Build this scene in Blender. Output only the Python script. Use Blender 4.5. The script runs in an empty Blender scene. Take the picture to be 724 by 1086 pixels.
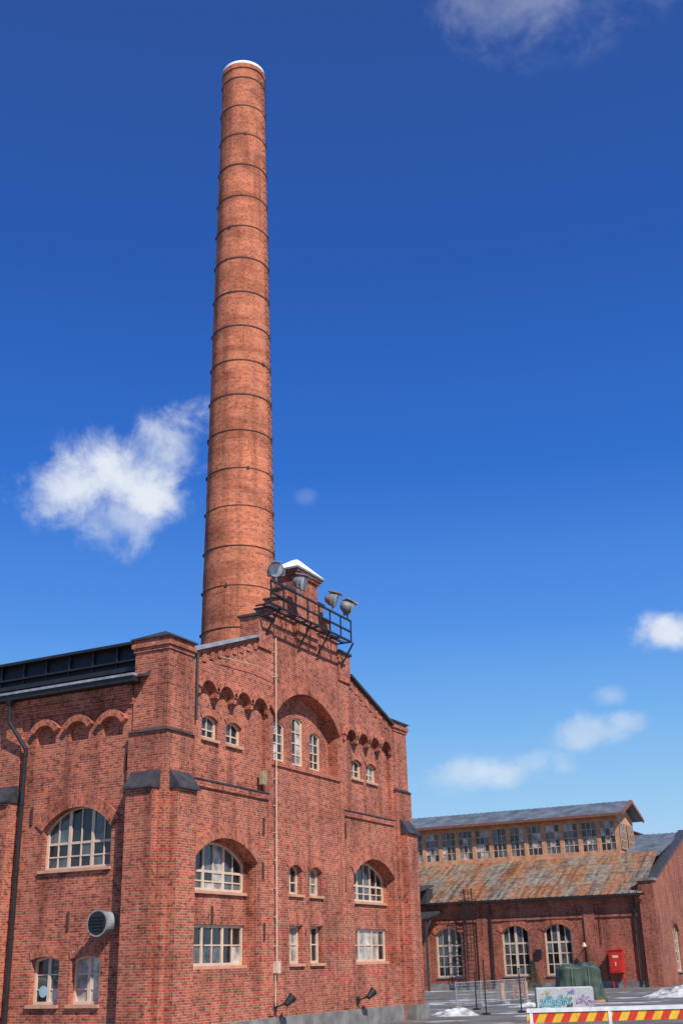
import bpy, bmesh, math, random
from mathutils import Vector, Matrix, noise
random.seed(7)
sc=bpy.context.scene
F=Vector((.8905,.455,0)).normalized(); R=Vector((F.y,-F.x,0)); U=Vector((0,0,1))
CAM=Vector((-31.07,-22.70,2.4)); p=math.radians(21.7); th=.0266

# ------------------------------------------------------------ materials
def newmat(name):
    m=bpy.data.materials.new(name); m.use_nodes=True
    nt=m.node_tree; b=nt.nodes['Principled BSDF']; return m,nt,b
def N(nt,t,**k):
    n=nt.nodes.new(t)
    for a,v in k.items(): setattr(n,a,v)
    return n
def mix(nt,fac,a,b,mode='MIX'):
    n=nt.nodes.new('ShaderNodeMix'); n.data_type='RGBA'; n.blend_type=mode
    for s,v in ((0,fac),(6,a),(7,b)):
        if isinstance(v,(int,float)): n.inputs[s].default_value=v
        elif isinstance(v,tuple): n.inputs[s].default_value=(*v,1) if len(v)==3 else v
        else: nt.links.new(v,n.inputs[s])
    return n.outputs[2]
def ramp(nt,src,stops):
    r=nt.nodes.new('ShaderNodeValToRGB'); e=r.color_ramp.elements
    e[0].position=stops[0][0]; e[0].color=(*stops[0][1],1)
    e[1].position=stops[-1][0]; e[1].color=(*stops[-1][1],1)
    for ps,c in stops[1:-1]:
        x=e.new(ps); x.color=(*c,1)
    nt.links.new(src,r.inputs[0]); return r.outputs[0]
def brick_mat(name,c1,c2,mortar,w=.27,h=.08,ms=.011,light=(.48,.28,.20),lightamt=.4,zband=0,spot=.85):
    m,nt,b=newmat(name); L=nt.links.new
    uv=N(nt,'ShaderNodeUVMap')
    br=N(nt,'ShaderNodeTexBrick'); L(uv.outputs[0],br.inputs['Vector'])
    br.inputs['Scale'].default_value=1; br.inputs['Brick Width'].default_value=w; br.inputs['Row Height'].default_value=h
    br.inputs['Mortar Size'].default_value=ms; br.inputs['Mortar Smooth'].default_value=.3; br.inputs['Bias'].default_value=-.15
    br.inputs['Color1'].default_value=(*c1,1); br.inputs['Color2'].default_value=(*c2,1); br.inputs['Mortar'].default_value=(*mortar,1)
    g=N(nt,'ShaderNodeNewGeometry')
    n1=N(nt,'ShaderNodeTexNoise'); L(g.outputs['Position'],n1.inputs['Vector']); n1.inputs['Scale'].default_value=.55; n1.inputs['Detail'].default_value=6; n1.inputs['Roughness'].default_value=.68
    dark=ramp(nt,n1.outputs[0],[(.3,(.58,.53,.54)),(.5,(1,1,1)),(.7,(1.28,1.24,1.22))])
    col=mix(nt,1.0,br.outputs['Color'],dark,'MULTIPLY')
    n2=N(nt,'ShaderNodeTexNoise'); L(uv.outputs[0],n2.inputs['Vector']); n2.inputs['Scale'].default_value=6; n2.inputs['Detail'].default_value=3
    sp=ramp(nt,n2.outputs[0],[(.34,(.42,.38,.38)),(.47,(1,1,1)),(.62,(1.1,1.06,1.03))])
    col=mix(nt,spot,col,sp,'MULTIPLY')
    n3=N(nt,'ShaderNodeTexNoise'); L(g.outputs['Position'],n3.inputs['Vector']); n3.inputs['Scale'].default_value=1.7; n3.inputs['Detail'].default_value=9; n3.inputs['Roughness'].default_value=.75
    f3=ramp(nt,n3.outputs[0],[(.52,(0,0,0)),(.70,(1,1,1))])
    fm=N(nt,'ShaderNodeMath',operation='MULTIPLY'); L(f3,fm.inputs[0]); fm.inputs[1].default_value=lightamt
    col=mix(nt,fm.outputs[0],col,light)
    n4=N(nt,'ShaderNodeTexNoise'); L(g.outputs['Position'],n4.inputs['Vector']); n4.inputs['Scale'].default_value=9; n4.inputs['Detail'].default_value=4
    f4=ramp(nt,n4.outputs[0],[(.68,(0,0,0)),(.73,(.8,.8,.8))])
    col=mix(nt,f4,col,(.60,.50,.43))
    mp=N(nt,'ShaderNodeMapping'); L(g.outputs['Position'],mp.inputs[0]); mp.inputs['Scale'].default_value=(1.8,1.8,.13)
    n5=N(nt,'ShaderNodeTexNoise'); L(mp.outputs[0],n5.inputs['Vector']); n5.inputs['Scale'].default_value=1; n5.inputs['Detail'].default_value=6
    st=ramp(nt,n5.outputs[0],[(.35,(.52,.50,.52)),(.49,(1,1,1)),(1,(1,1,1))])
    col=mix(nt,.7,col,st,'MULTIPLY')
    if zband:
        mp=N(nt,'ShaderNodeMapping'); L(g.outputs['Position'],mp.inputs[0]); mp.inputs['Scale'].default_value=(.25,.25,1.6)
        n6=N(nt,'ShaderNodeTexNoise'); L(mp.outputs[0],n6.inputs['Vector']); n6.inputs['Scale'].default_value=1; n6.inputs['Detail'].default_value=6; n6.inputs['Roughness'].default_value=.65
        col=mix(nt,zband,col,ramp(nt,n6.outputs[0],[(.35,(.68,.62,.60)),(.5,(1,1,1)),(.65,(1.22,1.2,1.16))]),'MULTIPLY')
    L(col,b.inputs['Base Color']); b.inputs['Roughness'].default_value=.88; b.inputs['Specular IOR Level'].default_value=.2
    bp=N(nt,'ShaderNodeBump'); bp.inputs['Strength'].default_value=.7; bp.inputs['Distance'].default_value=.013
    inv=N(nt,'ShaderNodeMath',operation='MULTIPLY_ADD'); L(br.outputs['Fac'],inv.inputs[0]); inv.inputs[1].default_value=-1
    L(n2.outputs[0],inv.inputs[2]); L(inv.outputs[0],bp.inputs['Height']); L(bp.outputs[0],b.inputs['Normal'])
    return m
def flat_mat(name,c,rough=.6,metal=0,var=.25,scale=3,spec=.4):
    m,nt,b=newmat(name); L=nt.links.new
    g=N(nt,'ShaderNodeNewGeometry'); n=N(nt,'ShaderNodeTexNoise'); L(g.outputs['Position'],n.inputs['Vector']); n.inputs['Scale'].default_value=scale; n.inputs['Detail'].default_value=7
    r=ramp(nt,n.outputs[0],[(.3,tuple(1-var for _ in range(3))),(.7,tuple(1+var for _ in range(3)))])
    L(mix(nt,1.0,c,r,'MULTIPLY'),b.inputs['Base Color']); b.inputs['Roughness'].default_value=rough; b.inputs['Metallic'].default_value=metal; b.inputs['Specular IOR Level'].default_value=spec
    return m
BR=brick_mat('brick_red',(.54,.128,.066),(.245,.052,.034),(.45,.29,.22))
BRA=brick_mat('brick_arch',(.56,.138,.070),(.34,.072,.042),(.42,.27,.20),lightamt=.15)
BRC=brick_mat('brick_chimney',(.63,.178,.082),(.43,.108,.052),(.50,.28,.19),w=.24,h=.085,lightamt=.35,zband=.9,spot=.6)
BRW=brick_mat('brick_workshop',(.41,.108,.062),(.23,.054,.037),(.36,.23,.17),lightamt=.25)
DK=flat_mat('dark_metal_roofing',(.05,.05,.055),.5,.0,.4)
BLK=flat_mat('black_painted_steel',(.02,.02,.022),.45)
GRYM=flat_mat('weathered_zinc',(.34,.35,.36),.5,.2,.35)
SNOW=flat_mat('snow',(.82,.84,.87),.6,0,.08)
PEACH=flat_mat('peach_sill_paint',(.58,.30,.19),.55,0,.15)
WHT=flat_mat('cream_window_paint',(.66,.50,.37),.5,0,.12)
CONC=flat_mat('plinth_concrete',(.20,.19,.18),.85,0,.4,1.5)
WOOD=flat_mat('tan_wood_cladding',(.56,.27,.14),.7,0,.3,2)
TANP=flat_mat('tan_glazing_bars',(.60,.36,.22),.6,0,.15)
IRON=flat_mat('iron_band',(.09,.04,.03),.8)
def glass_mat(name,c,rough=.04,spec=.6):
    m,nt,b=newmat(name); L=nt.links.new
    g=N(nt,'ShaderNodeNewGeometry'); n=N(nt,'ShaderNodeTexNoise'); L(g.outputs['Position'],n.inputs['Vector']); n.inputs['Scale'].default_value=1.8; n.inputs['Detail'].default_value=5
    r=ramp(nt,n.outputs[0],[(.35,tuple(x*.35 for x in c)),(.7,tuple(min(1,x*1.6) for x in c))])
    L(r,b.inputs['Base Color']); b.inputs['Roughness'].default_value=rough; b.inputs['Specular IOR Level'].default_value=spec
    bp=N(nt,'ShaderNodeBump'); bp.inputs['Strength'].default_value=.2; bp.inputs['Distance'].default_value=.06; L(n.outputs[0],bp.inputs['Height']); L(bp.outputs[0],b.inputs['Normal'])
    return m
G1=glass_mat('glass_dark',(.018,.02,.024)); G2=glass_mat('glass_blind',(.42,.40,.36)); G3=glass_mat('glass_mid',(.10,.11,.115))

# ------------------------------------------------------------ mesh helpers
def empty(name,loc=(0,0,0),rz=0):
    o=bpy.data.objects.new(name,None); sc.collection.objects.link(o); o.location=loc; o.rotation_euler=(0,0,rz); return o
def boxuv(me):
    uv=me.uv_layers.new(name='UVMap') if not me.uv_layers else me.uv_layers[0]
    for f in me.polygons:
        n=f.normal
        for li in f.loop_indices:
            c=me.vertices[me.loops[li].vertex_index].co
            if abs(n.z)>.8: q=(c.x,c.y)
            elif abs(n.x)>abs(n.y): q=(c.y,c.z)
            else: q=(c.x,c.z)
            uv.data[li].uv=q
def mkobj(name,verts,faces,mat,parent=None,mi=None,uv=True,smooth=False,fix=True):
    me=bpy.data.meshes.new(name); me.from_pydata([tuple(v) for v in verts],[],faces)
    mats=mat if isinstance(mat,(list,tuple)) else [mat]
    for m in mats: me.materials.append(m)
    if mi:
        for f,i in zip(me.polygons,mi): f.material_index=i
    me.update()
    if fix:
        bm=bmesh.new(); bm.from_mesh(me); bmesh.ops.recalc_face_normals(bm,faces=bm.faces); bm.to_mesh(me); bm.free()
    me.update()
    if uv: boxuv(me)
    if smooth:
        for f in me.polygons: f.use_smooth=True
    o=bpy.data.objects.new(name,me); sc.collection.objects.link(o)
    if parent: o.parent=parent
    return o
class MB:
    def __init__(s): s.v=[]; s.f=[]; s.m=[]
    def hexa(s,pts,mi=0):
        b=len(s.v); s.v+=[Vector(q) for q in pts]
        for f in ((0,1,2,3),(4,7,6,5),(0,4,5,1),(1,5,6,2),(2,6,7,3),(3,7,4,0)):
            s.f.append(tuple(b+i for i in f)); s.m.append(mi)
    def box(s,x0,x1,y0,y1,z0,z1,mi=0):
        s.hexa([(x0,y0,z0),(x1,y0,z0),(x1,y1,z0),(x0,y1,z0),(x0,y0,z1),(x1,y0,z1),(x1,y1,z1),(x0,y1,z1)],mi)
    def mbox(s,mp,a0,a1,d0,d1,z0,z1,mi=0):
        s.hexa([mp(*q) for q in [(a0,d0,z0),(a1,d0,z0),(a1,d1,z0),(a0,d1,z0),(a0,d0,z1),(a1,d0,z1),(a1,d1,z1),(a0,d1,z1)]],mi)
    def beam(s,a,b,w,h,mi=0):
        a=Vector(a);b=Vector(b);d=(b-a).normalized()
        up=Vector((0,0,1)) if abs(d.z)<.95 else Vector((1,0,0))
        r=d.cross(up).normalized()*w/2; u=r.cross(d).normalized()*h/2
        s.hexa([a-r-u,a+r-u,a+r+u,a-r+u,b-r-u,b+r-u,b+r+u,b-r+u],mi)
    def quad(s,pts,mi=0):
        b=len(s.v); s.v+=[Vector(q) for q in pts]; s.f.append(tuple(range(b,b+len(pts)))); s.m.append(mi)
    def tube(s,a,b,r0,r1=None,n=10,mi=0,cap=True):
        if r1 is None: r1=r0
        a=Vector(a);b=Vector(b);d=(b-a).normalized(); up=Vector((0,0,1)) if abs(d.z)<.95 else Vector((1,0,0))
        x=d.cross(up).normalized(); y=x.cross(d)
        bs=len(s.v)
        for c,r in ((a,r0),(b,r1)):
            for i in range(n):
                t=2*math.pi*i/n; s.v.append(c+(x*math.cos(t)+y*math.sin(t))*r)
        for i in range(n):
            j=(i+1)%n; s.f.append((bs+i,bs+j,bs+n+j,bs+n+i)); s.m.append(mi)
        if cap:
            s.f.append(tuple(bs+i for i in range(n))); s.m.append(mi); s.f.append(tuple(bs+n+i for i in range(n))); s.m.append(mi)
    def make(s,name,mat,parent=None,**k):
        return mkobj(name,s.v,s.f,mat,parent,s.m,**k)
def arch(x0,x1,zb,zs,rise,n=14):
    if rise<=0: return [(x0,zb),(x1,zb),(x1,zs),(x0,zs)]
    w=(x1-x0)/2; c=(x0+x1)/2; Rr=(w*w+rise*rise)/(2*rise); a0=math.asin(min(1,w/Rr))
    zc=zs+rise-Rr
    pts=[(x0,zb),(x1,zb)]
    for i in range(n+1):
        a=a0-2*a0*i/n; pts.append((c+Rr*math.sin(a),zc+Rr*math.cos(a)))
    return pts
def archz(x,x0,x1,zs,rise):
    if rise<=0: return zs
    w=(x1-x0)/2; c=(x0+x1)/2; Rr=(w*w+rise*rise)/(2*rise)
    return zs+rise-Rr+math.sqrt(max(0,Rr*Rr-(x-c)**2))
def solid(name,outer,holes,d0,d1,mp,mat,parent):
    cu=bpy.data.curves.new(name,'CURVE'); cu.dimensions='2D'; cu.fill_mode='BOTH'; cu.extrude=(d1-d0)/2
    for pl in [outer]+holes:
        s=cu.splines.new('POLY'); s.points.add(len(pl)-1)
        for i,(x,z) in enumerate(pl): s.points[i].co=(x,z,0,1)
        s.use_cyclic_u=True
    ob=bpy.data.objects.new(name+'_c',cu); sc.collection.objects.link(ob)
    dg=bpy.context.evaluated_depsgraph_get(); me=bpy.data.meshes.new_from_object(ob.evaluated_get(dg))
    bpy.data.objects.remove(ob); bpy.data.curves.remove(cu)
    for v in me.vertices: v.co=Vector(mp(v.co.x,v.co.z+(d0+d1)/2,v.co.y))
    bm=bmesh.new(); bm.from_mesh(me); bmesh.ops.remove_doubles(bm,verts=bm.verts,dist=1e-4); bmesh.ops.recalc_face_normals(bm,faces=bm.faces); bm.to_mesh(me); bm.free()
    me.materials.clear(); me.materials.append(mat)
    for f in me.polygons: f.material_index=0; f.use_smooth=False
    me.update(); boxuv(me); me.name=name
    o=bpy.data.objects.new(name,me); sc.collection.objects.link(o); o.parent=parent; return o
def ring(name,x0,x1,zs,rise,th_,d0,d1,mp,mat,parent):
    w=(x1-x0)/2; c=(x0+x1)/2; Rr=(w*w+rise*rise)/(2*rise); a0=math.asin(min(1,w/Rr)); zc=zs+rise-Rr
    n=24; V=[];Fc=[];UVs=[]
    for i in range(n+1):
        a=-a0+2*a0*i/n
        for r in (Rr,Rr+th_):
            for d in (d0,d1):
                V.append(mp(c+r*math.sin(a),d,zc+r*math.cos(a))); UVs.append((r+(d-d0),a*Rr))
    for i in range(n):
        b=4*i; e=b+4
        Fc+= [(b,b+2,e+2,e),(b+2,b+3,e+3,e+2),(b+1,b,e,e+1)]
    Fc+=[(0,1,3,2),(4*n,4*n+2,4*n+3,4*n+1)]
    o=mkobj(name,V,Fc,mat,parent)
    me=o.data; uv=me.uv_layers[0]
    for l in me.loops: uv.data[l.index].uv=UVs[l.vertex_index]
    return o
def window(mp,x0,x1,z0,zs,rise,dp,cols,rows,parent,fr=.09,bar=.045,blind=.4,sill=True,fm=None,thick=None,sd=0,sm=None):
    fm=fm or WHT
    out=arch(x0,x1,z0,zs,rise)
    inn=arch(x0+fr,x1-fr,z0+fr,max(z0+.1,(archz(x0+fr,x0,x1,zs,rise)-fr)),max(0,rise*.93) if rise>0 else 0)
    solid('window_frame',out,[inn],dp-.05,dp+.05,mp,fm,parent)
    b=MB(); g=MB()
    cw=(x1-x0)/cols
    for i in range(1,cols):
        x=x0+cw*i; t=bar*(2.6 if thick and i in thick else 1)
        b.mbox(mp,x-t/2,x+t/2,dp-.02-.015*(t>bar),dp+.03,z0+.02,archz(x,x0,x1,zs,rise)-.02)
    for j in range(1,rows):
        z=z0+(zs-z0)*j/rows
        t=bar*(1.8 if (thick and j==rows-1 and rise>.3) else 1)
        b.mbox(mp,x0+.03,x1-.03,dp-.017,dp+.028,z-t/2,z+t/2)
    if cols>1 or rows>1: b.make('glazing_bars',fm,parent)
    for i in range(cols):
        xa=x0+cw*i; xb=xa+cw; colb=random.random()<blind
        for j in range(rows):
            za=z0+(zs-z0)*j/rows; zb=z0+(zs-z0)*(j+1)/rows
            mi=1 if (colb and random.random()<.85) else (2 if random.random()<.4 else 0)
            tl=random.uniform(-.006,.006)
            if j==rows-1 and rise>0:
                pts=[(xa,za),(xb,za)]+[(xb+(xa-xb)*k/4,archz(xb+(xa-xb)*k/4,x0,x1,zs,rise)) for k in range(5)]
            else: pts=[(xa,za),(xb,za),(xb,zb),(xa,zb)]
            g.quad([mp(q[0],dp+.02+tl*(q[0]-xa)/cw,q[1]) for q in pts],mi)
    g.make('glass_panes',[G1,G2,G3],parent,fix=False)
    if sill:
        s=MB(); s.mbox(mp,x0-.06,x1+.06,sd-.10,dp,z0-.10,z0-.003); s.make('window_sill',sm or PEACH,parent)

mF=lambda s,d,z:(s,d,z)
mL=lambda s,d,z:(d,s,z)
mW=lambda s,d,z:(65+d,s,z)

# ============================================================ MAIN FACTORY BUILDING
B=empty('brick_factory_building')
S=.18
half=[(1.5,12.85),(5.8,14.35),(5.8,15.3),(6.8,15.3),(6.8,15.85),(7.5,15.85),(7.5,16.45),(8.1,16.45),(8.1,17.05),(8.7,17.05)]
outl=[(.3,0),(19.1,0),(19.1,12.6)]+[(19.4-x,z) for x,z in half]+[(x,z) for x,z in reversed(half)]+[(.3,12.6)]
def scallop(x0,x1,zb,zt,n,rise=.28,gap=.16):
    pts=[(x0,zb),(x1,zb)]; w=(x1-x0)/n
    for i in range(n):
        b=x1-w*i; a=b-w
        if i==0: pts.append((b,zt))
        aa=arch(a+gap/2,b-gap/2,0,zt,rise,8)[2:]
        if i>0: pts.append((b-gap/2,zt-.2))
        pts+=aa
        if i<n-1: pts.append((a+gap/2,zt-.2))
        else: pts.append((a,zt))
    return pts
bayL=scallop(1.75,6.45,8.45,11.6,4,.34,.24); bayR=scallop(12.95,17.65,8.45,11.6,4,.34,.24)
nicheL=arch(1.8,5.8,2.3,5.85,.72); nicheR=arch(13.6,17.6,2.3,5.85,.72)
nicheC=arch(7.0,12.4,9.75,11.5,1.25,20)
smalls=[(2.35,3.35),(3.95,4.95),(14.0,15.0),(15.45,16.45)]
mids=[(8.15,9.15),(9.75,10.75)]
hm=[arch(a,b,4.87,5.75,.2) for a,b in mids]+[arch(a,b,2.4,3.75,0) for a,b in mids]
solid('facade_outer_brick',outl,[bayL,bayR,nicheL,nicheR,nicheC]+hm,0,S,mF,BR,B)
solid('facade_middle_brick',outl,[nicheL,nicheR,nicheC]+[arch(a,b,9.95,10.62,.16) for a,b in smalls]+hm,S,.46,mF,BR,B)
mw=[(1.9,5.7),(13.7,17.5)]
cws=[(7.75,8.65,11.35),(9.25,10.15,11.75),(10.75,11.65,11.35)]
hC=[]
for a,b in mw: hC+=[arch(a,b,4.82,5.8,.66),arch(a,b,2.4,3.72,0)]
hC+=[arch(a,b,9.9,z,.12) for a,b,z in cws]
solid('facade_inner_brick',outl,hC,.46,.70,mF,BR,B)
for k,(a,b) in enumerate(mw):
    window(mF,a,b,4.82,5.8,.66,.58,6,3,B,thick=(2,4),blind=.4,sd=.46)
    window(mF,a,b,2.4,3.72,0,.58,6,2,B,thick=(2,4),blind=.45,sd=.46)
    ring('brick_arch_ring',1.8+11.8*k,5.8+11.8*k,5.85,.72,.42,-.06,.02,mF,BRA,B)
for a,b,z in cws: window(mF,a,b,9.9,z,.12,.56,2,4,B,blind=.4,sd=.46)
for a,b in smalls:
    window(mF,a,b,9.95,10.62,.16,.33,2,2,B,blind=.3,sd=S)
    ring('brick_arch_ring',a,b,10.62,.16,.26,S-.035,S+.01,mF,BRA,B)
for a,b in mids:
    window(mF,a,b,4.87,5.75,.2,.26,2,2,B,blind=.4); window(mF,a,b,2.4,3.75,0,.26,2,2,B,blind=.5)
    ring('brick_arch_ring',a,b,5.75,.2,.28,-.035,.01,mF,BRA,B)
    ring('brick_arch_ring',a-.02,b+.02,3.755,.06,.28,-.022,.01,mF,BRA,B)
ring('brick_arch_ring',7.0,12.4,11.5,1.25,.5,-.12,.02,mF,BRA,B)
for x0 in (1.75,12.95):
    w=4.7/4
    for i in range(4):
        ring('corbel_hood',x0+w*i+.1,x0+w*(i+1)-.1,11.6,.34,.2,-.15,.01,mF,BRA,B)
cbx=MB()
for x0 in (1.75,12.95):
    w=4.7/4
    for i in range(5): x=x0+w*i; cbx.box(x-.1,x+.1,-.10,.02,11.4,11.6)
cbx.make('corbel_blocks',BRA,B)
t=MB(); tb=MB()
for x0,x1 in ((1.6,6.6),(12.8,17.8)):
    t.box(x0,x1,-.10,.02,8.40,8.448); tb.box(x0,x1,-.07,.02,8.18,8.398)
t.make('string_course_flashing',DK,B)
tb.box(6.9,12.5,-.07,.48,9.56,9.745)
for x in (6.7,12.55): tb.box(x-.12,x+.22,-.05,.02,.7,9.4)
for i in range(8):
    x=2.0+i*.5; z=12.86+(x-1.5)*.349; tb.box(x,x+.26,-.05,.02,z-.42,z-.12); tb.box(19.4-x-.26,19.4-x,-.05,.02,z-.42,z-.12)
tb.make('brick_string_course',BR,B)
pl=MB(); pl.box(1.2,18.2,-.09,.02,-.3,.62); pl.box(-.62,1.3,-.62,.0,-.3,.6); pl.box(-.62,0.0,.0,1.4,-.3,.598); pl.box(-.09,.02,1.3,34,-.3,.6)
pl.box(18.06,19.45,-.62,0,-.3,.6)
for k in range(1,5): pl.box(-.62,0,6.28*k-.05,6.28*k+1.28,-.3,.602)
pl.make('plinth',CONC,B)
pr=MB(); dk=MB()
def hip(mb,x0,x1,y0,y1,z0,z1,mi=0):
    cx,cy=(x0+x1)/2,(y0+y1)/2; w=.12
    mb.hexa([(x0,y0,z0),(x1,y0,z0),(x1,y1,z0),(x0,y1,z0),(cx-w,cy-w,z1),(cx+w,cy-w,z1),(cx+w,cy+w,z1),(cx-w,cy+w,z1)],mi)
BD=.48
for (x0,x1,y0,y1) in ((0,1.3,0,1.3),(18.1,19.4,0,1.3)):
    pr.box(x0-.06,x1+.06,y0-.06,y1+.06,0,12.7)
    pr.box(x0-.15,x1+.15,y0-.15,y1+.15,0,9.8)
    pr.box(x0-.11,x1+.11,y0-.11,y1+.11,12.62,12.76)
    pr.box(x0-.17,x1+.17,y0-.17,y1+.17,12.76,12.92)
    pr.box(x0-.10,x1+.10,y0-.10,y1+.10,12.92,13.05)
    dk.box(x0-.2,x1+.2,y0-.2,y1+.2,13.05,13.11); hip(dk,x0-.18,x1+.18,y0-.18,y1+.18,13.11,13.45)
    dk.hexa([(x0-.22,y0-.22,9.80),(x1+.16,y0-.22,9.80),(x1+.16,y1+.16,9.80),(x0-.22,y1+.16,9.80),(x0-.06,y0-.06,9.93),(x1+.05,y0-.06,9.93),(x1+.05,y1+.05,9.93),(x0-.06,y1+.05,9.93)])
    a,b=x0+.12,x1-.1
    pr.box(a,b,-BD,0,0,7.95); dk.hexa([(a-.05,-BD-.12,7.88),(b+.05,-BD-.12,7.88),(b+.05,0,7.88),(a-.05,0,7.88),(a-.05,-BD-.12,7.94),(b+.05,-BD-.12,7.94),(b+.05,-.15,8.5),(a-.05,-.15,8.5)])
def lbutt(y0,y1):
    pr.box(-BD,0,y0,y1,0,7.95); dk.hexa([(-BD-.12,y0-.05,7.88),(-BD-.12,y1+.05,7.88),(0,y1+.05,7.88),(0,y0-.05,7.88),(-BD-.12,y0-.05,7.94),(-BD-.12,y1+.05,7.94),(-.15,y1+.05,8.5),(-.15,y0-.05,8.5)])
lbutt(.12,1.2)
for k in range(1,5): lbutt(6.28*k,6.28*k+1.22); pr.box(-.08,0,6.28*k+.03,6.28*k+1.19,0,11.3)
pr.box(8.78,10.62,-.1,.95,15.0,17.8); pr.box(8.68,10.72,-.2,1.05,17.8,17.92); pr.box(8.6,10.8,-.27,1.12,17.92,18.04)
pr.box(5.78,6.85,-.08,.8,14.0,15.25); pr.box(12.55,13.62,-.08,.8,14.0,15.25)
pr.make('piers_and_buttresses',BR,B)
dk.box(5.70,6.92,-.16,.88,15.26,15.36); dk.box(12.48,13.7,-.16,.88,15.26,15.36)
for x0,x1,z in ((6.8,7.5,15.85),(7.5,8.1,16.45),(8.1,8.78,17.05)):
    dk.box(x0-.06,x1,-.08,.76,z+.002,z+.07); dk.box(19.4-x1,19.4-x0+.06,-.08,.76,z+.002,z+.07)
dk.make('dark_metal_caps',DK,B)
sn=MB(); sn.box(8.52,10.88,-.34,1.2,18.04,18.10); sn.make('peak_cap_edge',GRYM,B)
sn=MB(); hip(sn,8.5,10.9,-.36,1.22,18.102,18.8); sn.make('snow_on_peak_cap',SNOW,B)
def rake(mb,a,b,w0=-.16,w1=.85,h=.11):
    (xa,za),(xb,zb)=a,b
    mb.hexa([(xa,w0,za),(xb,w0,zb),(xb,w1,zb),(xa,w1,za),(xa,w0,za+h),(xb,w0,zb+h),(xb,w1,zb+h),(xa,w1,za+h)])
cp=MB(); rake(cp,(1.4,12.84),(5.75,14.36),-.2,1.3); cp.make('grey_coping',GRYM,B)
cp=MB(); rake(cp,(13.65,14.36),(18.0,12.84)); cp.make('dark_coping',DK,B)
# ---- left long wall
LEN=32
oL=[(1.0,0),(LEN,0),(LEN,11.4),(1.0,11.4)]
hA=[];hB2=[];wl=[];lw=[]
for k in range(5):
    o=6.28*k
    for j in range(3):
        c=2.24+1.48*j+o; hA.append(arch(c-.42,c+.42,9.85,10.25,.24,8))
    wa=(2.1+o,5.05+o); wl.append(wa); h=arch(*wa,5.55,6.85,.72); hA.append(h); hB2.append(h)
    for q in ((2.3+o,3.5+o),(3.98+o,5.18+o)):
        h=arch(*q,1.35,2.72,.1); hA.append(h); hB2.append(h); lw.append(q)
solid('side_wall_outer_brick',oL,hA,0,.14,mL,BR,B); solid('side_wall_inner_brick',oL,hB2,.14,.45,mL,BR,B)
for a,b in wl:
    window(mL,a,b,5.55,6.85,.72,.28,6,3,B,thick=(2,4),blind=.35); ring('brick_arch_ring',a,b,6.85,.72,.42,-.06,.01,mL,BRA,B)
for a,b in lw:
    window(mL,a,b,1.35,2.72,.1,.28,2,3,B,blind=.5,thick=(1,)); ring('brick_arch_ring',a,b,2.72,.1,.28,-.03,.01,mL,BRA,B)
for k in range(5):
    for j in range(3):
        c=2.24+1.48*j+6.28*k; ring('corbel_hood',c-.46,c+.46,10.25,.26,.22,-.18,.01,mL,BRA,B)
cb=MB()
cb.box(-.07,.02,1.36,LEN,10.85,10.98); cb.box(-.12,.02,1.37,LEN,10.98,11.1); cb.box(-.17,.02,1.38,LEN,11.1,11.24); cb.box(-.26,.1,1.39,LEN,11.24,11.5)
cb.make('brick_cornice',BR,B)
gt=MB(); gt.box(-.58,-.3,1.0,LEN,11.52,11.70); gt.box(-.3,.2,1.1,LEN,11.51,11.58); gt.make('eaves_gutter',BLK,B)
gs=MB(); gs.box(-.64,-.3,1.0,LEN,11.705,11.79); gs.make('eaves_flashing',GRYM,B)
rf=MB(); rf.hexa([(-.4,.72,11.68),(9.7,.72,14.9),(9.7,LEN,14.9),(-.4,LEN,11.68),(-.4,.72,11.76),(9.7,.72,15.0),(9.7,LEN,15.0),(-.4,LEN,11.76)])
rf.hexa([(9.7,.72,14.9),(19.8,.72,11.68),(19.8,LEN,11.68),(9.7,LEN,14.9),(9.7,.72,15.0),(19.8,.72,11.76),(19.8,LEN,11.76),(9.7,LEN,15.0)])
rf.make('roof',DK,B)
sk=MB(); sk.hexa([(.7,1.6,12.0),(3.4,1.6,12.7),(3.4,LEN,12.7),(.7,LEN,12.0),(.9,1.6,13.25),(3.4,1.6,13.6),(3.4,LEN,13.6),(.9,LEN,13.25)])
for i in range(28):
    y=1.7+i*1.1; sk.box(.74,.92,y,y+.06,12.0,13.2)
sk.box(.55,.95,1.5,LEN,13.2,13.3); sk.box(.6,.9,1.5,LEN,12.6,12.66); sk.box(.5,.9,1.5,LEN,12.2,12.36)
sk.make('black_roof_monitor',BLK,B)
bk=MB(); bk.box(19.0,19.35,1.2,LEN,0,11.6); bk.box(.2,19.2,LEN-.3,LEN+.1,0,11.6); bk.make('rear_walls',BR,B)
dp=MB()
for a,b in (((-.45,6.66,11.6),(-.42,6.62,10.75)),((-.42,6.62,10.75),(-.16,5.98,9.75)),((-.16,5.98,9.75),(-.16,5.98,.2))): dp.tube(a,b,.075)
dp.tube((-.45,6.66,11.35),(-.45,6.66,11.52),.11,.18)
for z in (1.2,3.4,5.6,7.8,9.5): dp.tube((-.16,5.98,z),(-.16,5.98,z+.09),.095)
dp.make('drainpipe',BLK,B)
dp=MB(); dp.tube((1.62,-.1,12.8),(1.62,-.1,10.4),.045); dp.make('roof_outlet_pipe',DK,B)
cd=MB(); cd.tube((7.0,-.14,2.4),(7.0,-.14,14.6),.024,n=6); cd.tube((7.0,-.24,13.05),(5.2,-.22,13.1),.014,n=6); cd.tube((5.2,-.22,13.1),(3.0,-.2,12.95),.014,n=6); cd.box(6.87,7.13,-.22,-.02,2.1,2.5); cd.tube((6.92,-.12,1.0),(6.92,-.12,2.1),.02,n=6)
for z in range(3,15): cd.box(6.96,7.04,-.16,.0,z,z+.04)
cd.make('cable_conduit',WHT,B)
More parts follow.
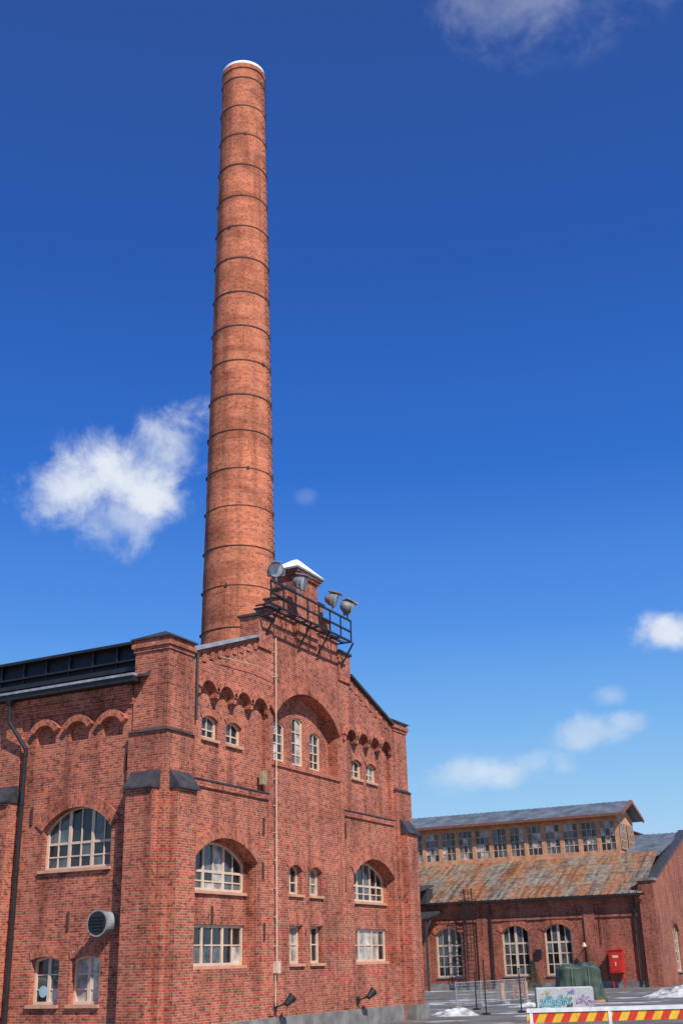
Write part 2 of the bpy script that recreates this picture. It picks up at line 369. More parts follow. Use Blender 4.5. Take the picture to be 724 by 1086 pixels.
vt=MB(); vt.tube((0,2.0,3.76),(-.55,2.0,3.76),.36,n=24); vt.tube((-.55,2.0,3.76),(-.62,2.0,3.76),.41,n=24); vt.make('round_wall_vent_body',GRYM,B)
vt=MB(); vt.tube((-.6,2.0,3.76),(-.63,2.0,3.76),.36,n=24)
for i in range(5): vt.box(-.66,-.62,1.72,2.28,3.54+.1*i,3.57+.1*i)
vt.make('round_wall_vent_louvre',BLK,B)
an=MB()
for x,z in ((6.25,7.2),(12.9,7.6),(2.9,3.98),(6.2,5.6),(12.75,5.4),(6.3,3.5)): an.box(x-.04,x+.04,-.06,.0,z-.3,z+.3)
for x,y0,z in ((-.05,1.6,8.9),(-.05,5.6,7.4),(-.05,3.7,3.9)): an.box(x,0,y0-.04,y0+.04,z-.3,z+.3)
an.make('iron_wall_anchors',IRON,B)
an=MB(); an.box(6.0,6.3,-.14,.02,8.7,9.2); an.make('wall_box',flat_mat('tan_box',(.33,.26,.16)),B)
ps=MB(); ps.tube((.20,4.75,1.75),(.19,4.75,1.75),.18,n=20); ps.make('round_window_sticker',flat_mat('sticker_blue',(.28,.45,.55),.5),B)
for x in (7.0,13.6):
    o=empty('wall_spotlight',(x,-.05,.95)); s=MB(); s.beam((0,0,0),(0,-.5,.15),.05,.05); s.tube((0,-.45,.1),(.25,-.6,.35),.10,.17,n=14); s.box(-.1,.1,-.03,.02,-.15,.15); s.make('spotlight_body',BLK,o)

# ============================================================ FLOODLIGHT RACK
Rk=empty('floodlight_rack'); k=MB(); ZB=15.6
for z in (ZB,ZB+.45,ZB+.95): k.beam((5.6,-.75,z),(12.5,-.75,z),.07,.07)
k.beam((5.6,-.35,ZB),(12.5,-.35,ZB),.06,.06)
for i in range(8):
    x=5.6+6.9*i/7; k.beam((x,-.75,ZB-.05),(x,-.75,ZB+.95),.05,.05); k.beam((x,-.75,ZB),(x,-.05,ZB),.06,.06)
for x in (6.3,8.9,10.5,12.7): k.beam((x,-.1,ZB-1.0),(x,-.75,ZB),.06,.06)
for i in range(30):
    x=5.65+i*.235; k.beam((x,-.75,ZB-.01),(x,-.35,ZB-.01),.03,.02)
k.make('rack_frame',BLK,Rk)
LM=flat_mat('lamp_lens',(.5,.52,.55),.15)
for i,(x,dx,dy) in enumerate(((6.0,-.9,-.45),(8.0,.1,-1),(10.8,.3,-1),(12.2,.75,-.5))):
    h=MB(); c=Vector((x,-.75,17.1)); d=Vector((dx,dy,-.45)).normalized()
    h.beam((x,-.75,ZB+.9),(x,-.75,16.85),.06,.06)
    side=d.cross(U).normalized(); up_=side.cross(d)
    h.beam(c-side*.33-U*.26,c+side*.33-U*.26,.05,.05)
    for sg in (-1,1): h.beam(c+side*.33*sg-U*.26,c+side*.33*sg,.04,.05)
    h.tube(c-d*.34,c-d*.26,.10,.20,n=20); h.tube(c-d*.26,c-d*.08,.20,.27,n=20); h.tube(c-d*.08,c+d*.12,.27,.29,n=20); h.tube(c+d*.10,c+d*.16,.315,.315,n=20); h.tube(c+d*.14,c+d*.175,.27,.27,n=20,mi=1)
    h.beam(c-d*.28+up_*.30,c+d*.32+up_*.36,.46,.035,2); h.beam(c+up_*.2,c+up_*.34,.06,.06)
    h.make('floodlight_head',[flat_mat('lamp_housing',(.20,.20,.21),.5),LM,GRYM],Rk)

# ============================================================ CHIMNEY
CH=empty('brick_chimney',(12.65,5.25,0))
def chr_(z): return 2.045-.0171*z
nseg=96; V=[];Fc=[];uvv=[]
zs=[i*.5 for i in range(0,101)]
for z in zs:
    for i in range(nseg+1):
        a=2*math.pi*i/nseg; r=chr_(z)+.02*noise.noise(Vector((0,3,z*1.1))); V.append((r*math.cos(a),r*math.sin(a),z)); uvv.append((a*1.7,z))
for j in range(len(zs)-1):
    for i in range(nseg):
        b=j*(nseg+1)+i; Fc.append((b,b+1,b+nseg+2,b+nseg+1))
o=mkobj('chimney_shaft',V,Fc,BRC,CH,fix=False,smooth=True); uv=o.data.uv_layers[0]
for l in o.data.loops: uv.data[l.index].uv=uvv[l.vertex_index]
r=chr_(50)
o=MB(); o.tube((0,0,49.9),(0,0,50.2),r+.05,r+.05,n=64); o.make('chimney_crown',BRC,CH)
o=MB(); o.tube((0,0,50.2),(0,0,50.4),r+.06,r+.02,n=64); o.tube((0,0,50.4),(0,0,50.52),r+.02,r-.25,n=64); o.make('snow_on_chimney_top',SNOW,CH)
bd=MB(); z=49.2; i=0
lad_dir=(R*.93+(-F)*.37).normalized()
while z>15:
    r=chr_(z); hh=(.036 if z>28 else .018)*random.uniform(.8,1.2); bd.tube((0,0,z-hh),(0,0,z+hh),r+.025,r+.025,n=72)
    for sgn in (-1,1):
        d=(R*sgn*.985-F*.17).normalized(); bd.beam(d*r+U*z,d*(r+.07)+U*z,.12,.13)
    a=i*1.9; d=Vector((math.cos(a),math.sin(a),0)); bd.beam(d*r+U*z,d*(r+.06)+U*z,.12,.13)
    z-=2.03+random.uniform(-.08,.08); i+=1
bd.make('iron_bands',IRON,CH)
ld=MB(); z=16
while z<50:
    r=chr_(z); t_=Vector((-lad_dir.y,lad_dir.x,0))
    for s_ in (-.18,.18): ld.beam(lad_dir*r+t_*s_+U*z,lad_dir*(r+.14)+t_*s_+U*z,.02,.02)
    ld.beam(lad_dir*(r+.14)-t_*.18+U*z,lad_dir*(r+.14)+t_*.18+U*z,.02,.02); z+=.4
ld.make('climbing_rungs',IRON,CH)

# ============================================================ WORKSHOP BUILDING (far right)
W=empty('brick_workshop_building')
wy=[(16.0,18.4),(10.05,12.4),(6.4,8.7),(20.0,22.3),(24,26.3)]
oW=[(-.2,0),(34,0),(34,6.9),(-.2,6.9)]
solid('long_wall_brick',oW,[arch(a,b,1.0,4.35,.55) for a,b in wy],0,.5,mW,BRW,W)
for a,b in wy:
    window(mW,a,b,1.0,4.35,.55,.25,4,4,W,bar=.08,fr=.13,blind=.0,thick=(2,),sm=CONC); ring('brick_arch_ring',a,b,4.35,.55,.5,-.05,.01,mW,BRA,W)
t=MB(); t.mbox(mW,-.2,34,-.1,.02,5.3,5.5); t.mbox(mW,-.2,34,-.16,.02,6.3,6.5); t.mbox(mW,-.2,34,-.24,.02,6.5,6.9)
for y in (4.3,13.6,19.0): t.mbox(mW,y,y+.9,-.15,.02,0,6.3)
t.mbox(mW,-.75,.45,-.35,.8,0,7.9)
t.make('brick_pilasters',BRW,W)
t=MB(); t.mbox(mW,-.9,.6,-.5,.95,7.9,8.1); t.mbox(mW,-.2,34,-.08,.02,-.2,.5); t.make('stone_trim',CONC,W)
mG=lambda s,d,z:(s,-.3+d,z)
g=[(65.1,0),(101,0),(101,7.4),(83,13.2),(65.1,7.4)]
gw=[(72+i*4.6,74.4+i*4.6) for i in range(6)]
solid('gable_wall_brick',g,[arch(a,b,1.0,4.2,.6) for a,b in gw],0,.6,mG,BRW,W)
for a,b in gw: window(mG,a,b,1.0,4.2,.6,.25,4,4,W,bar=.08,fr=.13,blind=.0,sm=CONC)
cp=MB()
for (xa,za),(xb,zb) in (((65,7.4),(83,13.2)),((83,13.2),(101,7.4))):
    cp.hexa([(xa,-.5,za),(xb,-.5,zb),(xb,.4,zb),(xa,.4,za),(xa,-.5,za+.16),(xb,-.5,zb+.16),(xb,.4,zb+.16),(xa,.4,za+.16)])
cp.make('gable_coping',DK,W)
m,nt,b=newmat('rusty_sheet_metal'); L=nt.links.new
gg=N(nt,'ShaderNodeNewGeometry'); mp_=N(nt,'ShaderNodeMapping'); L(gg.outputs['Position'],mp_.inputs[0]); mp_.inputs['Scale'].default_value=(.14,1.7,.14)
n1=N(nt,'ShaderNodeTexNoise'); L(mp_.outputs[0],n1.inputs['Vector']); n1.inputs['Scale'].default_value=1; n1.inputs['Detail'].default_value=9; n1.inputs['Roughness'].default_value=.72
mp2=N(nt,'ShaderNodeMapping'); L(gg.outputs['Position'],mp2.inputs[0]); mp2.inputs['Scale'].default_value=(.2,.45,.2)
n2=N(nt,'ShaderNodeTexNoise'); L(mp2.outputs[0],n2.inputs['Vector']); n2.inputs['Scale'].default_value=1; n2.inputs['Detail'].default_value=8; n2.inputs['Roughness'].default_value=.7
grey=ramp(nt,n1.outputs[0],[(.32,(.06,.05,.04)),(.45,(.17,.145,.115)),(.55,(.27,.245,.20)),(.68,(.12,.10,.08))])
rst=ramp(nt,n1.outputs[0],[(.32,(.07,.035,.025)),(.45,(.25,.095,.045)),(.55,(.38,.155,.06)),(.68,(.17,.09,.06))])
fr_=ramp(nt,n2.outputs[0],[(.43,(0,0,0)),(.60,(.95,.95,.95))])
c=mix(nt,fr_,grey,rst)
vo=N(nt,'ShaderNodeTexNoise'); L(gg.outputs['Position'],vo.inputs['Vector']); vo.inputs['Scale'].default_value=2.5; vo.inputs['Detail'].default_value=6
c=mix(nt,.8,c,ramp(nt,vo.outputs[0],[(.35,(.45,.43,.41)),(.55,(1.05,1.05,1.05)),(.75,(1.35,1.35,1.35))]),'MULTIPLY')
L(c,b.inputs['Base Color']); b.inputs['Roughness'].default_value=.65; b.inputs['Specular IOR Level'].default_value=.3
RUST=m
r=MB(); r.hexa([(64.4,.2,6.9),(72.2,.2,10.6),(72.2,34,10.6),(64.4,34,6.9),(64.4,.2,7.0),(72.2,.2,10.7),(72.2,34,10.7),(64.4,34,7.0)])
for i in range(56):
    y=.5+i*.6; r.beam((64.38,y,7.03),(72.2,y,10.73),.05,.10)
for i in range(1,4):
    u=i/4; r.beam((64.4+7.8*u,.2,7.0+3.7*u+.01),(64.4+7.8*u,34,7.0+3.7*u+.01),.06,.03)
r.make('rusty_roof_slope',RUST,W)
r=MB(); r.hexa([(72.1,.2,10.3),(83,.2,13.0),(83,34,13.0),(72.1,34,10.3),(72.1,.2,10.45),(83,.2,13.15),(83,34,13.15),(72.1,34,10.45)])
r.hexa([(83,.2,13.0),(101,.2,7.0),(101,34,7.0),(83,34,13.0),(83,.2,13.15),(101,.2,7.15),(101,34,7.15),(83,34,13.15)])
for i in range(8):
    y=.4+i*.6; r.beam((72.2,y,10.5),(83,y,13.18),.05,.08)
GR2=flat_mat('grey_sheet_roof',(.13,.15,.17),.45,0,.4,1)
r.make('grey_roof_slope',GR2,W)
mM=lambda s,d,z:(72+d,s,z)
mo=MB()
mo.mbox(mM,3.5,34,0.1,6,10.2,14.0)
mo.hexa([(72.1,3.5,14.0),(78,3.5,14.0),(78,34,14.0),(72.1,34,14.0),(75.0,3.5,15.2),(75.1,3.5,15.2),(75.1,34,15.2),(75.0,34,15.2)])
mo.mbox(mM,3.4,34,-.05,.1,10.5,11.0); mo.mbox(mM,3.4,34,-.05,.1,13.55,14.05)
nW=18; cwid=30.4/nW
for i in range(nW+1): y=3.5+cwid*i; mo.mbox(mM,y-.19,y+.19,-.04,.1,11.0,13.55)
mo.make('timber_clerestory_walls',WOOD,W)
gl=MB(); fr=MB()
for i in range(nW):
    y0=3.5+cwid*i+.19; y1=3.5+cwid*(i+1)-.19
    for a in range(3):
        for b_ in range(4):
            ya=y0+(y1-y0)*a/3; yb=y0+(y1-y0)*(a+1)/3; za=11+2.55*b_/4; zb=za+2.55/4
            tl=random.uniform(-.004,.004)
            gl.quad([mM(ya,.05+tl,za),mM(yb,.05,za),mM(yb,.05,zb),mM(ya,.05+tl,zb)],random.choice([0,0,1,1,2,2]))
    for a in range(4):
        y=y0+(y1-y0)*a/3; fr.mbox(mM,y-.03,y+.03,.0,.08,11.0,13.55)
    for b_ in range(5):
        z=11+2.55*b_/4; fr.mbox(mM,y0,y1,.003,.078,z-.03,z+.03)
gl.make('clerestory_glass',[G1,G2,G3],W,fix=False); fr.make('clerestory_glazing_bars',TANP,W)
fe=MB()
for x0 in (72.7,75.4):
    fe.box(x0,x0+2.0,3.40,3.44,11.2,13.4,1)
    for i in range(5): fe.box(x0+.5*i-.03,x0+.5*i+.03,3.36,3.39,11.2,13.4)
    for i in range(4): fe.box(x0-.03,x0+2.03,3.365,3.395,11.2+.73*i-.03,11.2+.73*i+.03)
fe.make('clerestory_end_window',[TANP,G3],W)
r=MB()
for sg in (-1,1):
    xe=75.05+sg*3.9
    r.hexa([(xe,2.7,13.95),(75.05,2.7,15.35),(75.05,34,15.35),(xe,34,13.95),(xe,2.7,14.1),(75.05,2.7,15.5),(75.05,34,15.5),(xe,34,14.1)])
    for i in range(52): y=2.8+i*.6; r.beam((xe,y,14.12),(75.05,y,15.52),.05,.06)
r.make('clerestory_roof',GR2,W)
r=MB()
for sg in (-1,1):
    xe=75.05+sg*3.95; r.hexa([(xe,2.6,13.85),(75.05,2.6,15.22),(75.05,2.72,15.22),(xe,2.72,13.85),(xe,2.6,14.15),(75.05,2.6,15.55),(75.05,2.72,15.55),(xe,2.72,14.15)])
r.box(71.05,71.15,2.6,34,13.86,14.08)
r.make('bargeboards',flat_mat('bargeboard_brown',(.22,.08,.05)),W)
g=MB(); g.box(64.2,64.42,-.1,34,6.8,6.98); g.tube((64.8,.95,6.8),(64.8,.95,.2),.08); g.tube((64.8,13.2,6.8),(64.8,13.2,.2),.08)
g.tube((64.9,3.9,6.2),(64.9,3.9,3.2),.03,n=6); g.box(64.8,64.95,9.0,9.5,2.4,3.0); g.make('gutter_and_downpipes',BLK,W)
cnp=MB(); cnp.hexa([(61.5,17.6,5.6),(65,17.6,6.2),(65,32,6.2),(61.5,32,5.6),(61.5,17.6,5.8),(65,17.6,6.4),(65,32,6.4),(61.5,32,5.8)])
for y in (17.8,22,26,30): cnp.beam((61.7,y,0),(61.7,y,5.7),.15,.15); cnp.beam((61.7,y,4.6),(62.9,y,5.75),.1,.1)
cnp.hexa([(61.0,18.5,7.6),(65.5,18.5,8.4),(65.5,33,8.4),(61.0,33,7.6),(61.0,18.5,7.75),(65.5,18.5,8.55),(65.5,33,8.55),(61.0,33,7.75)])
cnp.box(64,65.4,18.6,33,6.9,8.2)
cnp.make('loading_canopy',DK,W)
la=MB()
for y in (14.55,15.25): la.beam((64.2,y,0),(64.2,y,8.0),.08,.08)
for i in range(24): la.beam((64.2,14.55,.3+i*.33),(64.2,15.25,.3+i*.33),.05,.05)
for i in range(7):
    z=2.6+i*.85
    la.beam((64.2,14.55,z),(63.6,14.6,z),.05,.05); la.beam((63.6,14.6,z),(63.6,15.2,z),.05,.05); la.beam((63.6,15.2,z),(64.2,15.25,z),.05,.05)
for y in (14.6,14.9,15.2): la.beam((63.6,y,2.6),(63.6,y,7.7),.04,.04)
la.make('escape_ladder',BLK,W)
lp=MB(); lp.beam((64.9,5.2,3.2),(64.3,5.2,3.4),.05,.05); lp.tube((64.3,5.2,3.4),(64.3,5.2,3.1),.08,.2,n=12); lp.make('wall_lamp',WHT,W)
rc=empty('red_utility_cabinet',(64.3,2.2,0)); k=MB(); REDP=flat_mat('red_paint',(.55,.03,.02),.4)
k.box(-.2,.5,0,1.05,1.1,2.75); k.box(-.26,.55,-.05,1.1,2.75,2.85); k.box(-.22,-.2,.1,.95,1.2,2.65)
for y in (.1,.95): k.box(.1,.2,y-.05,y+.05,0,1.1)
k.box(-.24,-.2,.5,.60,1.6,1.9,1); k.box(-.245,-.22,.3,.75,2.2,2.4,1); k.make('cabinet_body',[REDP,WHT],rc)
Dn=empty('distant_brick_building'); d=MB(); d.box(118,150,14,40,0,17.0); d.make('walls',BRW,Dn)
d=MB(); d.hexa([(117,13,17.0),(151,13,17.0),(151,41,17.0),(117,41,17.0),(128,22,19.5),(140,22,19.5),(140,32,19.5),(128,32,19.5)]); d.make('roof',RUST,Dn)
d=MB()
for i in range(7):
    for z in (3,8,13): d.box(117.9,118.02,16+i*3.4,17.4+i*3.4,z,z+2.4)
d.make('windows',G3,Dn)

# ============================================================ GROUND
m,nt,b=newmat('asphalt_with_snow'); L=nt.links.new
gg=N(nt,'ShaderNodeNewGeometry')
n1=N(nt,'ShaderNodeTexNoise'); L(gg.outputs['Position'],n1.inputs['Vector']); n1.inputs['Scale'].default_value=.5; n1.inputs['Detail'].default_value=9
n2=N(nt,'ShaderNodeTexNoise'); L(gg.outputs['Position'],n2.inputs['Vector']); n2.inputs['Scale'].default_value=.25; n2.inputs['Detail'].default_value=8; n2.inputs['Roughness'].default_value=.65
n3=N(nt,'ShaderNodeTexNoise'); L(gg.outputs['Position'],n3.inputs['Vector']); n3.inputs['Scale'].default_value=60; n3.inputs['Detail'].default_value=2
asp=ramp(nt,n1.outputs[0],[(.3,(.09,.085,.078)),(.7,(.25,.235,.21))])
asp=mix(nt,.35,asp,n3.outputs[0],'MULTIPLY')
sf=ramp(nt,n2.outputs[0],[(.56,(0,0,0)),(.62,(.75,.75,.75))])
L(mix(nt,sf,asp,(.66,.68,.70)),b.inputs['Base Color']); b.inputs['Roughness'].default_value=.8
bp=N(nt,'ShaderNodeBump'); bp.inputs['Distance'].default_value=.05; bp.inputs['Strength'].default_value=.5; L(n1.outputs[0],bp.inputs['Height']); L(bp.outputs[0],b.inputs['Normal'])
mkobj('ground',[(-1500,-1500,0),(1500,-1500,0),(1500,1500,0),(-1500,1500,0)],[(0,1,2,3)],m,uv=False)
m,nt,b=newmat('dirty_snow'); L=nt.links.new
gg=N(nt,'ShaderNodeNewGeometry'); n1=N(nt,'ShaderNodeTexNoise'); L(gg.outputs['Position'],n1.inputs['Vector']); n1.inputs['Scale'].default_value=2.2; n1.inputs['Detail'].default_value=8
L(ramp(nt,n1.outputs[0],[(.38,(.18,.17,.155)),(.52,(.50,.50,.50)),(.7,(.74,.76,.79))]),b.inputs['Base Color']); b.inputs['Roughness'].default_value=.7
SNOWD=m
def snowbank(loc,rx,ry,h,seed):
    V=[];Fc=[];n=44
    for j in range(n+1):
        for i in range(n+1):
            x=(i/n*2-1);y=(j/n*2-1); r=math.hypot(x,y)
            q=Vector((x*rx*.6+seed,y*ry*.6,seed)); e=max(0,1-r**1.6)
            z=h*e*(.5+.75*abs(noise.noise(q))+.5*noise.noise(q*2.3)+.22*noise.noise(q*6))-.06
            V.append((x*rx,y*ry,z))
    for j in range(n):
        for i in range(n): a=j*(n+1)+i; Fc.append((a,a+1,a+n+2,a+n+1))
    o=mkobj('snow_bank',V,Fc,SNOWD,uv=False,smooth=True,fix=False); o.location=loc; o.rotation_euler=(0,0,math.radians(-62)); return o
snowbank((45,-8.5,0),5.0,2.2,1.1,1.3); snowbank((54,-7,0),5,2,.9,4.1); snowbank((21.8,-.9,0),1.3,.9,.5,8.2); snowbank((31,-1.5,0),1.6,.8,.35,2.9)
# concrete block with graffiti
rz=math.atan2(R.y,R.x)
cbk=empty('graffiti_concrete_barrier',(25.8,-4.85,0),rz)
m,nt,b=newmat('painted_concrete'); L=nt.links.new
tc=N(nt,'ShaderNodeTexCoord'); n1=N(nt,'ShaderNodeTexNoise'); L(tc.outputs['Object'],n1.inputs['Vector']); n1.inputs['Scale'].default_value=3.2; n1.inputs['Detail'].default_value=4; n1.inputs['Distortion'].default_value=2
L(ramp(nt,n1.outputs[0],[(.36,(.42,.42,.40)),(.43,(.25,.42,.46)),(.47,(.55,.55,.53)),(.52,(.40,.40,.40)),(.57,(.44,.32,.38)),(.60,(.5,.5,.48)),(.66,(.30,.40,.48))]),b.inputs['Base Color']); b.inputs['Roughness'].default_value=.85
k=MB(); k.box(-1.35,1.35,-.30,.30,.08,1.0); k.box(-1.25,-.5,-.28,.28,0,.08); k.box(.5,1.25,-.28,.28,0,.08)
k.hexa([(-1.35,-.30,1.0),(1.35,-.30,1.0),(1.35,.30,1.0),(-1.35,.30,1.0),(-1.3,-.25,1.05),(1.3,-.25,1.05),(1.3,.25,1.05),(-1.3,.25,1.05)])
k.make('concrete_block',m,cbk)
def graf(body,x,z,size,offs,y,mat,ang=0):
    cu=bpy.data.curves.new('graf','FONT'); cu.body=body; cu.size=size; cu.offset=offs; cu.extrude=.002; cu.space_character=.82; cu.shear=.25
    ob=bpy.data.objects.new('g',cu); sc.collection.objects.link(ob); dg=bpy.context.evaluated_depsgraph_get(); me=bpy.data.meshes.new_from_object(ob.evaluated_get(dg)); bpy.data.objects.remove(ob)
    ca,sa=math.cos(ang),math.sin(ang)
    for v in me.vertices:
        X,Z=v.co.x,v.co.y; v.co=Vector((x+X*ca-Z*sa,y+v.co.z,z+X*sa+Z*ca+.06*math.sin(X*6)))
    me.materials.clear(); me.materials.append(mat); o=bpy.data.objects.new('graffiti_tag',me); sc.collection.objects.link(o); o.parent=cbk
pc_=flat_mat('spray_cyan',(.16,.42,.48),.8,0,.5,6); pk=flat_mat('spray_pink',(.45,.22,.32),.8,0,.5,6); pb=flat_mat('spray_black',(.07,.07,.09),.8,0,.6,6); py=flat_mat('spray_yellow',(.50,.46,.22),.8,0,.4,6); pw=flat_mat('spray_blue',(.13,.20,.42),.8,0,.5,6)
graf('zBaSw',-1.25,.2,.66,.03,-.304,pb,.03); graf('zBaSw',-1.25,.2,.66,.006,-.309,pc_,.03)
graf('oKm',.45,.3,.52,.02,-.314,pw,-.06); graf('oKm',.45,.3,.52,.0,-.319,pk,-.06)
graf('toze',-1.1,.74,.24,.006,-.324,py,.0); graf('xivS',.0,.12,.24,.005,-.329,pb,.1); graf('mik',.1,.72,.26,.006,-.334,pw,-.04)
# tarp covered machine
tp=empty('tarp_covered_pile',(37.0,-2.25,0),rz)
bm=bmesh.new(); bmesh.ops.create_cube(bm,size=2); bmesh.ops.subdivide_edges(bm,edges=bm.edges,cuts=30,use_grid_fill=True)
for v in bm.verts:
    q=v.co.copy(); z=(q.z+1)/2; ang=math.atan2(q.y,q.x)
    e=(abs(q.x)**8+abs(q.y)**8)**.125; k_=1/max(e,1)
    flare=1.0+.16*(1-z)**2
    fold=(math.sin(ang*17+2.2*noise.noise(Vector((q.x*2,q.y*2,z))))*.07+noise.noise(Vector((q.x*5,q.y*5,z*1.5)))*.10)*(1.05-z)
    X=q.x*1.18*k_*flare; Y=q.y*.85*k_*flare
    Lr=math.hypot(X,Y) or 1
    X+=X/Lr*fold*min(1,e**3); Y+=Y/Lr*fold*min(1,e**3)
    H=1.78+.16*math.cos(q.y*1.5)-.3*max(0,abs(q.x)-.7)*2+.22*(q.x>.05)*min(1,max(0,q.x*4))*(1-abs(q.x))+.12*noise.noise(q*2.5)
    v.co=Vector((X,Y,z*H))
me=bpy.data.meshes.new('tarp'); bm.to_mesh(me); bm.free(); TP=flat_mat('green_tarp',(.045,.068,.052),.55,0,.5,2); me.materials.append(TP)
for f in me.polygons: f.use_smooth=True
o=bpy.data.objects.new('tarp_sheet',me); sc.collection.objects.link(o); o.parent=tp
k=MB(); k.box(-1.2,1.2,-1.1,1.1,0,.1)
k.make('pallet',WOOD,tp)
k=MB()
for x in (-.5,.45): k.beam((x,-1.06,.15),(x,-.92,1.8),.04,.02)
k.make('lashing_straps',flat_mat('strap_grey',(.2,.2,.19)),tp)
c0=CAM+F*30+R*4.15; c0.z=0
rb=empty('striped_road_barrier',c0,rz)
WP=flat_mat('white_plastic',(.68,.69,.69),.45,0,.18,5); YP=flat_mat('yellow_paint',(.75,.45,.03),.45,0,.2,5); RP=flat_mat('red_reflective',(.58,.04,.02),.4,0,.2,5)
k=MB(); Lb=6.0
k.box(0,Lb,-.02,.02,.93,1.15,1)
for i in range(int(Lb/.4)):
    x=i*.4
    k.hexa([(x,-.026,.932),(x+.2,-.026,.932),(x+.2,-.0225,.932),(x,-.0225,.932),(x+.12,-.026,1.148),(x+.32,-.026,1.148),(x+.32,-.0225,1.148),(x+.12,-.0225,1.148)],2)
k.box(0,Lb,-.05,.05,1.155,1.25,0); k.box(0,Lb,-.02,.02,.35,.6,0)
for x in (.1,2.0,4.0,5.9): k.box(x-.04,x+.04,-.04,.04,0,1.155,0); k.box(x-.08,x+.08,-.45,.45,0,.12,0)
k.make('barrier_boards',[WP,YP,RP],rb)
fc=empty('mesh_site_fence',(29,2,0),math.atan2(-1,8.5)); k=MB()
for i in range(4): k.tube((i*2.8,0,0),(i*2.8,0,1.3),.03,n=8); k.box(i*2.8-.3,i*2.8+.3,-.15,.15,0,.12)
for z in (.2,1.25): k.beam((0,0,z),(8.4,0,z),.04,.04)
for i in range(56): k.beam((i*.15,0,.2),(i*.15,0,1.25),.012,.012)
for i in range(6): k.beam((0,0,.35+.15*i),(8.4,0,.35+.15*i),.012,.012)
k.make('fence_panels',GRYM,fc)
for (x,y,h) in ((24.3,-3.2,1.9),(22.3,-2.2,2.3),(27.5,.3,1.7)):
    o=empty('steel_post',(x,y,0)); k=MB(); k.tube((0,0,0),(0,0,h),.035,n=8); k.box(-.15,.15,-.15,.15,0,.08); k.tube((0,0,h),(0,0,h+.06),.05,n=8); k.make('post',BLK,o)
for x,y in ((40,3.5),(43,3.0),(47,2.0)):
    o=empty('wooden_bollard',(x,y,0)); k=MB(); k.tube((0,0,0),(0,0,.9),.12,n=12); k.tube((0,0,.9),(0,0,1.0),.12,.07,n=12); k.make('bollard_body',WOOD,o)
o=empty('pallet_stack',(46,4.5,0),.3); k=MB()
for l in range(5):
    for i in range(6): k.box(-.6+i*.21,-.6+i*.21+.14,-.4,.4,.14*l+.10,.14*l+.125)
    for y in (-.38,-.05,.28): k.box(-.6,.6,y,y+.1,.14*l+.002,.14*l+.098)
k.make('pallet_boards',WOOD,o)
ft=empty('small_fir_tree',(63.4,9.35,0)); k=MB(); k.tube((0,0,0),(0,0,2.1),.06,.01,n=6); k.make('trunk',WOOD,ft)
k=MB()
for i in range(1500):
    z=.25+1.95*random.random()**1.1; rr=.55*(1-(z-.2)/2.1)+.05; a=random.uniform(0,6.283); r=rr*random.uniform(.4,1.1)
    c=Vector((r*math.cos(a),r*math.sin(a),z-r*.2)); d=Vector((math.cos(a),math.sin(a),-.35)); s_=Vector((-math.sin(a),math.cos(a),random.uniform(-.5,.5)))*.03
    k.quad([c-s_,c+s_,c+d*.13])
k.make('foliage',flat_mat('fir_needles',(.035,.07,.03),.7,0,.5),ft,fix=False)

# ============================================================ WORLD / SUN
w=bpy.data.worlds.new('World'); sc.world=w; w.use_nodes=True; nt=w.node_tree; L=nt.links.new; bg=nt.nodes['Background']
sunv=Vector((-.54,-.84,0)).normalized(); el=math.radians(46)
sky=N(nt,'ShaderNodeTexSky'); sky.sky_type='NISHITA'; sky.sun_disc=False; sky.sun_elevation=el; sky.sun_rotation=math.atan2(sunv.x,sunv.y)%(2*math.pi)
tc=N(nt,'ShaderNodeTexCoord'); nv=N(nt,'ShaderNodeVectorMath',operation='NORMALIZE'); L(tc.outputs['Generated'],nv.inputs[0]); DIR=nv.outputs[0]
sx=N(nt,'ShaderNodeSeparateXYZ'); L(DIR,sx.inputs[0])
grad=ramp(nt,sx.outputs[2],[(0,(.62,.77,.92)),(.126,(.31,.58,.89)),(.19,(.18,.45,.87)),(.27,(.085,.29,.81)),(.40,(.028,.160,.63)),(.55,(.021,.105,.45)),(.72,(.025,.083,.34)),(1,(.015,.05,.25))])
g10=N(nt,'ShaderNodeVectorMath',operation='SCALE'); L(grad,g10.inputs[0]); g10.inputs['Scale'].default_value=10
base=mix(nt,.95,sky.outputs[0],g10.outputs[0])
nz=N(nt,'ShaderNodeTexNoise'); L(DIR,nz.inputs['Vector']); nz.inputs['Scale'].default_value=20; nz.inputs['Detail'].default_value=9; nz.inputs['Roughness'].default_value=.6; nz.inputs['Distortion'].default_value=.2
nz2=N(nt,'ShaderNodeTexNoise'); L(DIR,nz2.inputs['Vector']); nz2.inputs['Scale'].default_value=14; nz2.inputs['Detail'].default_value=4
total=None
def M2(op,a,b=None,c=None,clamp=False):
    n=N(nt,'ShaderNodeMath',operation=op); n.use_clamp=clamp
    for i,v in enumerate((a,b,c)):
        if v is None: continue
        if isinstance(v,(int,float)): n.inputs[i].default_value=v
        else: L(v,n.inputs[i])
    return n.outputs[0]
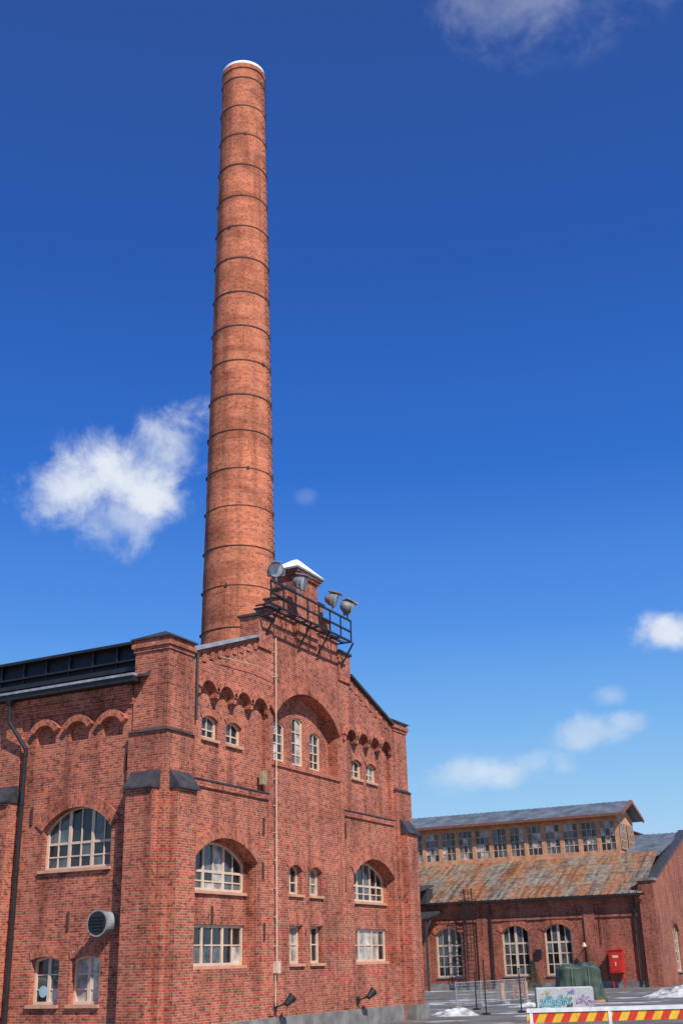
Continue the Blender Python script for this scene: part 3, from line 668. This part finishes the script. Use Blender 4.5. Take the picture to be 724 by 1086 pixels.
# (q, t, width, height, opacity, tilt) -> lobe direction and angular size on the sky
for q,t_,sw,sh,op,tilt in ((-.200,.440,.078,.052,.90,.15),(-.250,.428,.060,.045,.85,0),(-.165,.468,.058,.045,.82,.4),(-.215,.398,.055,.04,.6,-.3),
        (.2960,.274,.040,.020,.92,0),(.1278,.151,.072,.020,.55,.05),(.214,.184,.040,.018,.50,.1),(.245,.192,.026,.012,.45,0),(.235,.215,.020,.012,.3,0),
        (.27,1.08,.11,.07,.22,.15),(-.033,.415,.013,.010,.14,0)):
    c=(F+R*q+U*t_).normalized(); r_=c.cross(U).normalized(); u_=r_.cross(c).normalized(); r2=r_*math.cos(tilt)+u_*math.sin(tilt); u2=u_*math.cos(tilt)-r_*math.sin(tilt)
    da=N(nt,'ShaderNodeVectorMath',operation='DOT_PRODUCT'); L(DIR,da.inputs[0]); da.inputs[1].default_value=r2/sw
    db=N(nt,'ShaderNodeVectorMath',operation='DOT_PRODUCT'); L(DIR,db.inputs[0]); db.inputs[1].default_value=u2/sh
    dc=N(nt,'ShaderNodeVectorMath',operation='DOT_PRODUCT'); L(DIR,dc.inputs[0]); dc.inputs[1].default_value=c
    e=M2('SQRT',M2('ADD',M2('MULTIPLY',da.outputs['Value'],da.outputs['Value']),M2('MULTIPLY',db.outputs['Value'],db.outputs['Value'])))
    v=M2('ADD',M2('MULTIPLY',M2('SUBTRACT',1.0,e),1.4),M2('MULTIPLY',M2('SUBTRACT',nz.outputs[0],.50),3.4))
    v=M2('MULTIPLY',v,.75,clamp=True)
    v=M2('MULTIPLY',M2('MULTIPLY',v,v),M2('SUBTRACT',3.0,M2('MULTIPLY',v,2.0)))
    edge=M2('MULTIPLY',M2('SUBTRACT',1.35,e),1.6,clamp=True); v=M2('MULTIPLY',v,edge)
    v=M2('MULTIPLY',M2('MULTIPLY',v,op),M2('GREATER_THAN',dc.outputs['Value'],0))
    total=v if total is None else M2('MAXIMUM',total,v)
cc=ramp(nt,nz2.outputs[0],[(.35,(.60,.69,.82)),(.58,(.86,.90,.95))]); c10=N(nt,'ShaderNodeVectorMath',operation='SCALE'); L(cc,c10.inputs[0]); c10.inputs['Scale'].default_value=10
L(mix(nt,total,base,c10.outputs[0]),bg.inputs[0]); bg.inputs[1].default_value=.1
sl=bpy.data.lights.new('sun','SUN'); sl.energy=5.0; sl.angle=math.radians(.5); sl.color=(1,.95,.88); so=bpy.data.objects.new('sun',sl); sc.collection.objects.link(so)
sd_=Vector((sunv.x*math.cos(el),sunv.y*math.cos(el),math.sin(el))); so.rotation_euler=sd_.to_track_quat('Z','Y').to_euler()
# ============================================================ CAMERA
cdt=bpy.data.cameras.new('camera'); cam=bpy.data.objects.new('camera',cdt); sc.collection.objects.link(cam); sc.camera=cam
cdt.sensor_fit='VERTICAL'; cdt.sensor_height=36; cdt.lens=36*1200/1086; cdt.clip_end=5000
fw=F*math.cos(p)+U*math.sin(p); up=-F*math.sin(p)+U*math.cos(p); c_=math.sqrt(1-th*th)
rt=R*c_-up*th; up2=up*c_+R*th
Mx=Matrix((rt,up2,-fw)).transposed().to_4x4(); Mx.translation=CAM; cam.matrix_world=Mx
sc.view_settings.view_transform='Standard'; sc.view_settings.look='None'; sc.view_settings.exposure=0
